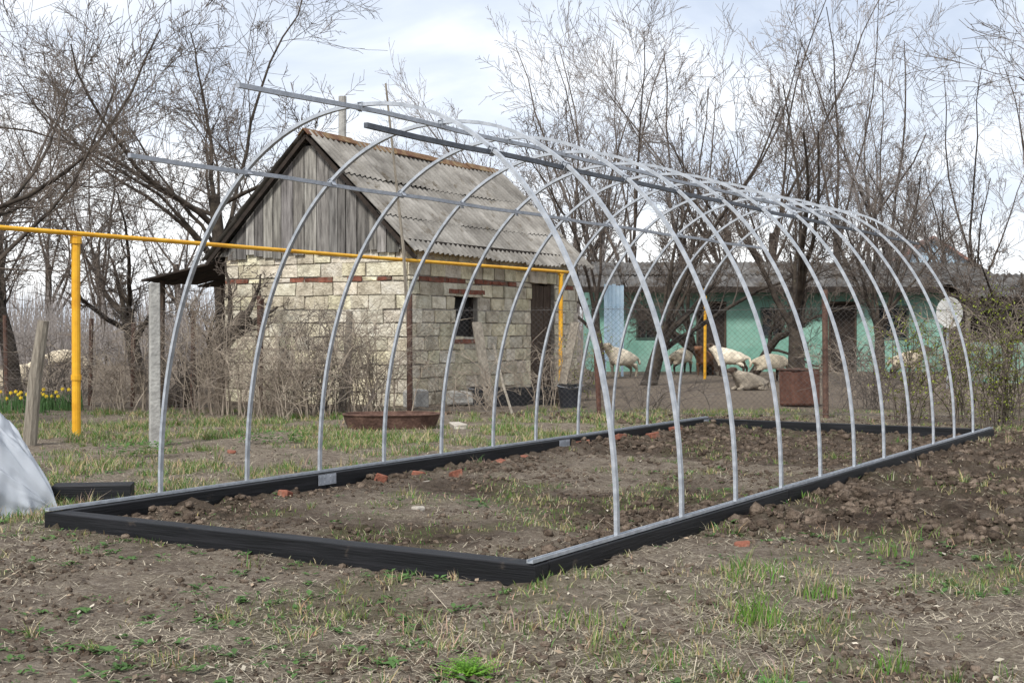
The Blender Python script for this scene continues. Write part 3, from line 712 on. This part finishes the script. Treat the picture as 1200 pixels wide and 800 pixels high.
b=MB(); b.add([(0,-.01,4.0),(4.2,-.01,4.0),(2.1,-.01,5.4),(0,7,4.0),(4.2,7,4.0),(2.1,7,5.4)],[(0,1,2),(5,4,3),(0,2,5,3),(1,4,5,2)]); b.build('gable',M['palebl'],fh)
b=MB(); b.bar((-.3,3.5,3.86),(2.1,3.5,5.5),7.6,.12,up=Vector((0,0,1)));b.bar((4.5,3.5,3.86),(2.1,3.5,5.5),7.6,.12); b.build('roof',M['redroof'],fh)
for x in(.7,2.5):
    f=MB(); f.box(x,-.05,2.4,x+.9,-.012,3.7); o=f.build('window',M['white'],fh); f=MB(); f.box(x+.1,-.07,2.5,x+.8,-.052,3.6); f.build('pane',M['glass'],o)
sd=thing('satellite_dish','white satellite dish on a thin pole near the right end of the green building','satellite dish',atY(1112,23.5),0)
b=MB(); ns=20
for r_ in range(5):
    for a in range(ns):
        rr=.28*r_/4; b.v.append((rr*math.cos(a*2*math.pi/ns)*.85,-.35*rr*rr,rr*math.sin(a*2*math.pi/ns)+1.35)); b.c.append((1,1,1))
for r_ in range(4):
    for a in range(ns): b.f.append((r_*ns+a,r_*ns+(a+1)%ns,(r_+1)*ns+(a+1)%ns,(r_+1)*ns+a))
b.build('dish',M['white'],sd,smooth=True)
b=MB(); b.tube([Vector((0,.08,-.1)),Vector((0,.08,1.35))],.025,8); b.build('pole',M['galv2'],sd)
b=MB(); b.tube([Vector((0,0,1.08)),Vector((0,-.32,1.25))],.01,5); b.tube([Vector((0,-.30,1.24)),Vector((0,-.38,1.28))],.03,8); b.build('feed_arm',M['galv2'],sd)
q=at(936,476); bt=thing('rusty_tank','dented boxy rusty metal tank by the rusty fence post in the sheep yard','tank',q,R(24))
b=MB()
b.box(-.22,-.16,0,.22,.16,.5,j=.02); o=b.build('tank_body',M['rustred'],bt); bevel(o,.03)
b=MB(); 
c4=[(-.225,-.165),(.225,-.165),(.225,.165),(-.225,.165),(-.225,-.165)]
b.tube([Vector((x,y,.505)) for x,y in c4],.014,6); b.build('rim',M['rust'],bt)
q=at(612,476); dt=thing('feed_trough','black wooden feed trough beside the outbuilding wall','trough',q,R(10))
b=MB(); b.box(-.55,0,0,.55,.02,.25);b.box(-.55,.3,0,.55,.32,.25);b.box(-.55,.021,0,-.53,.299,.25);b.box(.53,.021,0,.55,.299,.25); b.box(-.53,.021,.02,.53,.299,.05); b.build('trough_body',M['black'],dt)
for x in(-.5,.5):
    b=MB(); b.box(x-.03,-.03,-.02,x+.03,-.002,.28); b.build('leg',M['brownwood'],dt)
for px,py,sc_,lab in((668,478,1,'black bucket standing on the ground right of the feed trough'),(560,476,.85,'smaller black bucket between the stone block and the feed trough')):
    q=at(px,py); t=thing('bucket',lab,'bucket',q,0); t.scale=(sc_,)*3
    b=MB(); k=18
    for r_,z in((.13,0),(.17,.32),(.162,.32),(.125,.02)):
        for a in range(k): b.v.append((r_*math.cos(a*6.2832/k),r_*math.sin(a*6.2832/k),z)); b.c.append((1,1,1))
    for r_ in range(3):
        for a in range(k): b.f.append((r_*k+a,r_*k+(a+1)%k,(r_+1)*k+(a+1)%k,(r_+1)*k+a))
    b.f.append(tuple(range(k))[::-1]); b.f.append(tuple(3*k+a for a in range(k))); b.build('bucket_body',M['plasticb'],t)
    b=MB(); b.tube([Vector((.172*math.cos(a),-.04-.12*math.sin(a),.31-.03*math.sin(a))) for a in [i*math.pi/10 for i in range(11)]],.004,5); b.build('handle',M['galv2'],t)
for px,Y,dx,lab in((655,18.7,.25,'old grey board leaning on the outbuilding wall right of the door'),(575,17.9,-.2,'short grey board propped between window and door of the outbuilding')):
    q=atY(px,Y); b=MB(); b.bar((0,0,0),(dx,.35,1.15),.14,.025); tag(b.build('loose_board',M['greywood'],loc=q),lab,'board')
random.seed(21)
for i in range(9):
    q=at(496+i*9+U(-3,3),468+U(-5,4)); 
    for lev in range(1+(i in(2,3,4,5,6))):
        o=irregular(.24,.12,.07,.01).build('brick',M['brick'],loc=(q.x,q.y+.1,.072*lev),rz=U(-.5,.5)); bevel(o,.008); tag(o,'red brick of the low loose pile at the foot of the outbuilding wall','brick','loose bricks piled by the outbuilding')
q=at(545,476); o=irregular(.5,.3,.2,.03).build('stone_block',M['conc'],loc=q,rz=.3); tag(o,'grey rough stone block standing before the brick pile','stone block'); bevel(o,.03)
q=at(488,478); o=irregular(.28,.25,.24,.03).build('stone_block',M['conc'],loc=q,rz=.8); tag(o,'small grey stone block at the near corner of the outbuilding','stone block'); bevel(o,.03)

# ------------------------------------------------------------ sheep
def sheep_mesh(pose,wool,face,seed):
    V=[(-.30,0,.52),(0,0,.51),(.26,0,.53)]; Rr=[.18,.20,.17]; E=[(0,1),(1,2)]
    def ad(p,r,par): V.append(p);Rr.append(r);E.append((par,len(V)-1)); return len(V)-1
    if pose=='graze': n=ad((.45,0,.46),.09,2); h=ad((.58,0,.27),.065,n); mz=ad((.66,0,.12),.04,h)
    else: n=ad((.42,0,.68),.09,2); h=ad((.52,0,.82),.07,n); mz=ad((.68,0,.74),.042,h)
    tl=ad((-.48,0,.48),.035,0); ad((-.52,0,.32),.025,tl)
    for s in(1,-1):
        ad((V[h][0]-.03,s*.14,V[h][2]-.01),.018,h)
        if pose=='lie':
            a=ad((.30,s*.13,.33),.06,2); a2=ad((.46,s*.14,.30),.035,a); ad((.30,s*.15,.28),.028,a2)
            a=ad((-.22,s*.17,.36),.08,0); a2=ad((-.10,s*.2,.31),.04,a); ad((-.30,s*.22,.28),.028,a2)
        else:
            j=U(-.04,.04)
            a=ad((.27+j*.5,s*.10,.34),.055,2); a2=ad((.275+j,s*.10,.20),.032,a); a3=ad((.265+j,s*.10,.06),.024,a2); ad((.285+j,s*.10,.015),.028,a3)
            a=ad((-.24-j*.5,s*.11,.36),.08,0); a2=ad((-.385-j,s*.11,.215),.034,a); a3=ad((-.36-j,s*.11,.06),.024,a2); ad((-.34-j,s*.11,.015),.028,a3)
    if pose=='lie': V=[(x,y,z-.27) for x,y,z in V]
    me=bpy.data.meshes.new('s'); me.from_pydata(V,E,[]); o=bpy.data.objects.new('s',me); C.objects.link(o)
    o.modifiers.new('k','SKIN'); sb=o.modifiers.new('u','SUBSURF'); sb.levels=2; sb.render_levels=2
    for i,r in enumerate(Rr): me.skin_vertices[0].data[i].radius=(r*1.08,r*1.08)
    me.skin_vertices[0].data[0].use_root=True
    dg=bpy.context.evaluated_depsgraph_get(); nm=bpy.data.meshes.new_from_object(o.evaluated_get(dg)); bpy.data.objects.remove(o)
    hp=Vector(V[4]); mp=Vector(V[5])
    ca=nm.color_attributes.get('Col') or nm.color_attributes.new('Col','FLOAT_COLOR','POINT')
    arr=[]
    zl=.28 if pose!='lie' else .0
    for v in nm.vertices:
        c=v.co; dh=min((c-hp).length,(c-mp).length)
        if dh<.14: col=face
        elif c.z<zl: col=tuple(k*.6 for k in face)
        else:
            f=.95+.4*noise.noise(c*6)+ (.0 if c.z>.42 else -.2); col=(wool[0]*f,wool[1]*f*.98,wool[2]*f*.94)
            d=noise.noise(c*14+Vector((seed,0,0)))*.024; v.co=c+v.normal*d
        arr+=[col[0],col[1],col[2],1]
    ca.data.foreach_set('color',arr); nm.polygons.foreach_set('use_smooth',[True]*len(nm.polygons)); nm.materials.clear(); nm.materials.append(M['fur']); nm.name='sheep_body'
    return nm
cw=lin(236,225,206)[:3]; cw2=lin(222,209,186)[:3]; cg=lin(164,154,140)[:3]; cb=lin(124,88,64)[:3]; fd=lin(84,70,60)[:3]; fw=lin(196,182,160)[:3]
random.seed(31)
SH=[(730,443,'stand',cw,fw,R(215),'cream sheep standing by the slanted tree beside the pale blue panel',.9),
(798,438,'stand',cw2,fd,R(40),'cream sheep with dark face standing under the low fruit tree',.85),
(826,440,'stand',cb,cb,R(240),'brown sheep standing between two cream sheep',.8),
(856,441,'stand',cw,fd,R(160),'cream sheep with dark raised head left of the large forked tree',.88),
(902,447,'graze',cw2,fd,R(15),'cream sheep with dark lowered head beside the large forked tree',.85),
(880,457,'lie',cg,fd,R(200),'greyish sheep lying on the ground in the yard',.7),
(1062,446,'stand',cw2,fd,R(-50),'pale sheep with dark head seen through the last hoops at right',.85),
(74,440,'graze',cw2,fw,R(15),'pale sheep grazing beyond the left fence',.9),
(14,452,'lie',cw2,fw,R(20),'pale sheep lying at the left edge beyond the fence',.85)]
for i,(px,py,pose,wc,fc,rz0,lab,sc) in enumerate(SH):
    me=sheep_mesh(pose,wc,fc,i); o=bpy.data.objects.new('sheep',me); C.objects.link(o); q=at(px,py); o.location=q; o.rotation_euler=(0,0,rz0); o.scale=(sc,)*3
    tag(o,lab,'sheep','sheep in the yard')

# ------------------------------------------------------------ grass, straw, clods, weeds
random.seed(77)
def blade(b,x,y,h_,w,col,lean,z=None):
    if z is None: z=gh(x,y)-.004
    a=U(0,6.28); dx,dy=math.cos(a)*w,math.sin(a)*w; a2=U(0,6.28); lx,ly=math.cos(a2)*lean*h_,math.sin(a2)*lean*h_
    b.add([(x-dx,y-dy,z),(x+dx,y+dy,z),(x+dx*.7+lx*.35,y+dy*.7+ly*.35,z+h_*.55),(x-dx*.7+lx*.35,y-dy*.7+ly*.35,z+h_*.55),(x+lx,y+ly,z+h_)],[(0,1,2,3),(3,2,4)],col)
def gcol(dryp=.2):
    r=rnd()
    if r<.8-dryp: c=lin(U(80,116),U(112,144),U(50,72))
    elif r<1-dryp: c=lin(U(118,140),U(132,148),U(76,96))
    else: c=lin(U(170,200),U(156,182),U(120,150))
    return c[:3]
def blocked(x,y,m=.0):
    t,s=ts(x,y)
    if 0<t<GL and (-m<s<.1+m or GW-.1-m<s<GW+m): return True
    return -m<t<.13+m and -m<s<GW+m
b=MB(); n=0; tries=0
while n<34000 and tries<900000:
    tries+=1
    Y=3.6+13.5*rnd(); x=U(-.42,.42)*Y; 
    gmk,_,_=masks(x,Y); t,s=ts(x,Y)
    if rnd()>gmk**1.6*1.1 or blocked(x,Y): continue
    if Y<7.5 and rnd()<.5 and nz(x,Y,5,44)<.1: continue
    hh=U(.02,.055) if s>GW else U(.012,.04)
    blade(b,x,Y,hh,.0015+Y*.00018,gcol(.35),U(.2,.9)); n+=1
k=0
while k<1400:
    Y=3.6+13.2*rnd(); x=U(-.42,.42)*Y; t,s=ts(x,Y); gmk,dk,_=masks(x,Y)
    inside=0<t<GL and 0<s<GW
    if rnd()>gmk+.03 or (s<GW and rnd()<.4) or (inside and rnd()<.5): continue
    k+=1; rr=U(.02,.09); hh=U(.04,.12) if s>GW else U(.02,.075)
    if s<0 and rnd()<.25: hh*=1.5
    z=gh(x,Y)-.006; dp=U(.05,.7) if s>GW else U(.15,.85)
    for _ in range(random.randint(8,26)):
        a=U(0,6.28); q=rr*rnd()**.7; xx=x+q*math.cos(a); yy=Y+q*math.sin(a)
        if blocked(xx,yy): continue
        blade(b,xx,yy,hh*U(.4,1.1),.0013+Y*.00018,gcol(dp),U(.1,1.1),z)
tag(b.build('grass',M['grass']),'short patchy green and dry grass on the ground','grass',kind='stuff')
b=MB()
for i in range(64000):
    Y=3.6+13*rnd()**1.4; x=U(-.42,.42)*Y; t,s=ts(x,Y)
    if nz(x,Y,1.5,61)<-.1 and rnd()<.75: continue
    if masks(x,Y)[1]>.6 and rnd()<.6: continue
    if 0<t<GL and 0<s<GW and rnd()<.5: continue
    if blocked(x,Y,.01): continue
    a=U(0,6.28); L_=U(.01,.05)*(1 if rnd()<.96 else 3.2); w=U(.0005,.0012)+Y*.00006; z=gh(x,Y)+.004; dx,dy=math.cos(a),math.sin(a); v=U(.45,1.08); c=lin(190,178,156)
    dzz=U(-.2,.35)*L_
    b.add([(x-dy*w,Y+dx*w,z),(x+dy*w,Y-dx*w,z),(x+dx*L_+dy*w,Y+dy*L_-dx*w,z+dzz+.002),(x+dx*L_-dy*w,Y+dy*L_+dx*w,z+dzz+.002)],[(0,1,2,3)],(c[0]*v,c[1]*v,c[2]*v))
for i in range(1600):
    Y=3.6+9*rnd()**1.3; x=U(-.42,.42)*Y; t,s=ts(x,Y)
    if blocked(x,Y,.02) or (0<t<GL and 0<s<GW and rnd()<.6): continue
    z=gh(x,Y)+.006; a=U(0,6.28); s_=U(.007,.018); v=U(.5,1.05); c=lin(156,138,117) if rnd()<.8 else lin(200,190,172)
    dx,dy=math.cos(a)*s_,math.sin(a)*s_
    b.add([(x-dx,Y-dy,z),(x+dy*.5,Y-dx*.5,z+U(0,.01)),(x+dx,Y+dy,z+U(-.002,.012)),(x-dy*.5,Y+dx*.5,z+U(0,.01))],[(0,1,2,3)],(c[0]*v,c[1]*v,c[2]*v))
tag(b.build('dry_straw',M['straw']),'dead grass stalks, dry leaves and straw scattered over the soil','straw',kind='stuff')
ph=(1+5**.5)/2
iv=[Vector(v).normalized() for v in[(-1,ph,0),(1,ph,0),(-1,-ph,0),(1,-ph,0),(0,-1,ph),(0,1,ph),(0,-1,-ph),(0,1,-ph),(ph,0,-1),(ph,0,1),(-ph,0,-1),(-ph,0,1)]]
iff=[(0,11,5),(0,5,1),(0,1,7),(0,7,10),(0,10,11),(1,5,9),(5,11,4),(11,10,2),(10,7,6),(7,1,8),(3,9,4),(3,4,2),(3,2,6),(3,6,8),(3,8,9),(4,9,5),(2,4,11),(6,2,10),(8,6,7),(9,8,1)]
b=MB(); n=0
while n<26000:
    Y=3.6+12.5*rnd()**1.1; x=U(-.42,.42)*Y; t,s=ts(x,Y)
    if blocked(x,Y,.03): continue
    d_=max(0,dugf(x,Y,t,s)); cl=max(0,nz(x,Y,2.2,91)+.3)
    if rnd()>(.02+max(0,d_-.3)*.8)*cl*1.6: continue
    sz=U(.004,.011)*(1+3*min(1.3,d_)*rnd()**5); v=U(.7,1.3); z=gh(x,Y)+sz*.1; e1,e2,e3=U(.7,1.3),U(.7,1.3),U(.6,1)
    b.add([(x+q.x*sz*e1*U(.6,1.3),Y+q.y*sz*e2*U(.6,1.3),z+q.z*sz*e3*U(.6,1.3)) for q in iv],iff,(v,v*.99,v*.98)); n+=1
tag(b.build('soil_clods',M['clod'],smooth=True),'loose crumbly clods of dug brown soil','soil',kind='stuff')
b=MB()
def leaf(b,c,a,L_,w,up,col):
    d=Vector((math.cos(a),math.sin(a),up)).normalized(); sd=Vector((-math.sin(a),math.cos(a),0))
    p0=c; p1=c+d*L_*.45; p2=c+d*L_-Vector((0,0,L_*.25))
    b.add([p0,p1+sd*w,p2,p1-sd*w,p1-Vector((0,0,w*.3))],[(0,1,4),(1,2,4),(2,3,4),(3,0,4)],col)
for i in range(1300):
    Y=3.7+6.5*rnd()**1.3; x=U(-.42,.42)*Y; t,s=ts(x,Y)
    if 0<t<GL and 0<s<GW and rnd()<.6: continue
    if blocked(x,Y,.05): continue
    if nz(x,Y,1.2,71)<-.05 or masks(x,Y)[1]>.8: continue
    sc=U(.4,1.3)
    for k in range(random.randint(4,9)):
        v=U(.7,1.15); c=lin(86,118,62); leaf(b,Vector((x+U(-.03,.03),Y+U(-.03,.03),gh(x,Y)+.006)),U(0,6.28),U(.02,.05)*sc,U(.006,.012)*sc,U(.15,.8),(c[0]*v,c[1]*v,c[2]*v))
tag(b.build('low_weeds',M['leaf']),'small broad leaved green weeds scattered across the foreground soil','weeds',kind='stuff')
def tuft(label,px,py,n,h_,sp,seed,dry=.1):
    random.seed(seed); q=at(px,py); t=thing('grass_tuft',label,'grass tuft',(q.x,q.y,gh(q.x,q.y)),0); b=MB()
    for i in range(n):
        a=U(0,6.28); r_=sp*rnd()**.7; x=r_*math.cos(a); y=r_*math.sin(a)
        c=lin(174,160,126) if rnd()<dry else lin(U(90,116),U(128,154),U(50,68))
        blade(b,x,y,h_*U(.4,1.1),U(.0015,.003),c[:3],U(.1,.7),-.01)
    b.build('blades',M['grass'],t)
tuft('tall green grass tuft in the right foreground',886,735,90,.13,.09,1)
tuft('green grass tuft near the bottom right of the picture',1050,792,60,.11,.06,2)
tuft('broad low grass clump on the soil below the near corner of the base',690,735,130,.08,.16,3,.4)
tuft('grassy clump right of the near corner, close to the near long beam',880,680,180,.09,.2,4,.35)
tuft('thin grass tuft at the far right foreground soil',1050,655,80,.08,.12,5,.45)
tuft('small grass tuft under the first hoop outside the near beam',965,700,100,.1,.12,6,.4)
q=at(548,794); t=thing('feathery_green_plant','bright green feathery plant at the bottom edge of the foreground','plant',(q.x,q.y,gh(q.x,q.y)),0); random.seed(4); b=MB()
for i in range(90):
    a=U(0,6.28); el=U(.3,1.4); d=Vector((math.cos(a)*math.cos(el),math.sin(a)*math.cos(el),math.sin(el)*.55)); L_=U(.05,.13)
    for k in range(10):
        c=d*L_*(k+1)/10; v=U(.8,1.2); cc=lin(112,160,50)
        for sg in(-1,1): leaf(b,c,a+sg*1.1+U(-.3,.3),.02*(1.1-k*.06),.0035,.3,(cc[0]*v,cc[1]*v,cc[2]*v))
b.build('foliage',M['leaf'],t)
for i,(px,py,lab) in enumerate([(165,535,'green leafy nettle clump on the lawn left of the concrete post'),(320,520,'small green leafy weed clump on the lawn between the first hoops')]):
    q=at(px,py); t=thing('weed_clump',lab,'weeds',(q.x,q.y,0),0); random.seed(50+i); b=MB()
    for k in range(220):
        x=U(-.3,.3);y=U(-.15,.15); cc=lin(84,126,54); v=U(.7,1.2); leaf(b,Vector((x,y,U(.02,.12))),U(0,6.28),U(.03,.06),U(.01,.016),U(.1,.8),(cc[0]*v,cc[1]*v,cc[2]*v))
    b.build('foliage',M['leaf'],t)
for i,(px,py,lab) in enumerate([(22,484,'clump of yellow daffodils left of the leaning wooden post'),(64,481,'clump of yellow daffodils right of the leaning wooden post')]):
    q=at(px,py); t=thing('daffodil_clump',lab,'flowers',q,0); random.seed(70+i); b=MB()
    for k in range(170):
        x=U(-.36,.36);y=U(-.15,.15);hh=U(.12,.28); cc=lin(82,116,66); v=U(.7,1.1); lx=U(-.06,.06)
        b.add([(x-.006,y,0),(x+.006,y,0),(x+.005+lx*.4,y,hh*.6),(x-.005+lx*.4,y,hh*.6),(x+lx,y+U(-.04,.04),hh)],[(0,1,2,3),(3,2,4)],(cc[0]*v,cc[1]*v,cc[2]*v))
    b.build('leaves',M['leaf'],t)
    for k in range(10):
        fl=MB(); x=U(-.3,.3);y=U(-.15,.12);z=U(.18,.29); ta=U(-.5,.5)
        for a in range(6):
            an=a*math.pi/3+ta; fl.add([(x,y,z),(x+.02*math.cos(an-.4),y-.008,z+.02*math.sin(an-.4)),(x+.028*math.cos(an),y-.01,z+.028*math.sin(an)),(x+.02*math.cos(an+.4),y-.008,z+.02*math.sin(an+.4))],[(0,1,2,3)])
        fl.tube([Vector((x,y+.02,z)),Vector((x,y-.03,z))],[.008,.013],7)
        fl.build('flower',M['daff'],t)

# ------------------------------------------------------------ world, light, camera
sc=bpy.context.scene
w=bpy.data.worlds.new('World'); sc.world=w; w.use_nodes=True; n=w.node_tree; L=n.links; N=n.nodes.new
bg=n.nodes['Background']; sk=N('ShaderNodeTexSky'); sk.sky_type='NISHITA'; sk.sun_disc=False
SE=R(48)
sk.sun_elevation=SE; L.new(sk.outputs[0],bg.inputs[0]); bg.inputs[1].default_value=.14
tc=N('ShaderNodeTexCoord'); mp=N('ShaderNodeMapping'); mp.inputs['Scale'].default_value=(1,1,2.4); mp.inputs['Location'].default_value=(.3,.1,.2); L.new(tc.outputs['Generated'],mp.inputs[0])
n1=N('ShaderNodeTexNoise'); n1.inputs['Scale'].default_value=3.4; n1.inputs['Detail'].default_value=8; n1.inputs['Roughness'].default_value=.52; n1.inputs['Distortion'].default_value=.4; L.new(mp.outputs[0],n1.inputs['Vector'])
rp=N('ShaderNodeValToRGB'); e=rp.color_ramp.elements; e[0].position=.36; e[0].color=(.50,.56,.67,1); e[1].position=.60; e[1].color=(.92,.93,.95,1); x=e.new(.48); x.color=(.66,.71,.80,1); L.new(n1.outputs['Fac'],rp.inputs[0])
b2=N('ShaderNodeBackground'); b2.inputs[1].default_value=1.6; L.new(rp.outputs[0],b2.inputs[0])
b2.inputs[1].default_value=1.42
ms=N('ShaderNodeMixShader'); ms.inputs[0].default_value=.86; L.new(bg.outputs[0],ms.inputs[1]); L.new(b2.outputs[0],ms.inputs[2]); L.new(ms.outputs[0],n.nodes['World Output'].inputs[0])
sd_=bpy.data.lights.new('sun','SUN'); sd_.energy=4.4; sd_.angle=R(10); sd_.color=(1,.98,.94)
so=bpy.data.objects.new('sun',sd_); C.objects.link(so)
sdir=Vector((-.35,-.75,0)).normalized()*math.cos(SE)+Vector((0,0,math.sin(SE)))
so.rotation_euler=sdir.to_track_quat('Z','Y').to_euler()
sk.sun_rotation=math.atan2(sdir.x,sdir.y)
cam=bpy.data.cameras.new('camera'); co=bpy.data.objects.new('camera',cam); C.objects.link(co); co.location=(0,0,H)
cam.sensor_width=36; cam.lens=F/1200*36; cam.clip_end=1500; cam.clip_start=.05
co.rotation_euler=(R(90)-math.atan((400-HY)/F),0,0)
sc.camera=co
sc.view_settings.view_transform='Standard'; sc.view_settings.look='None'; sc.view_settings.exposure=0
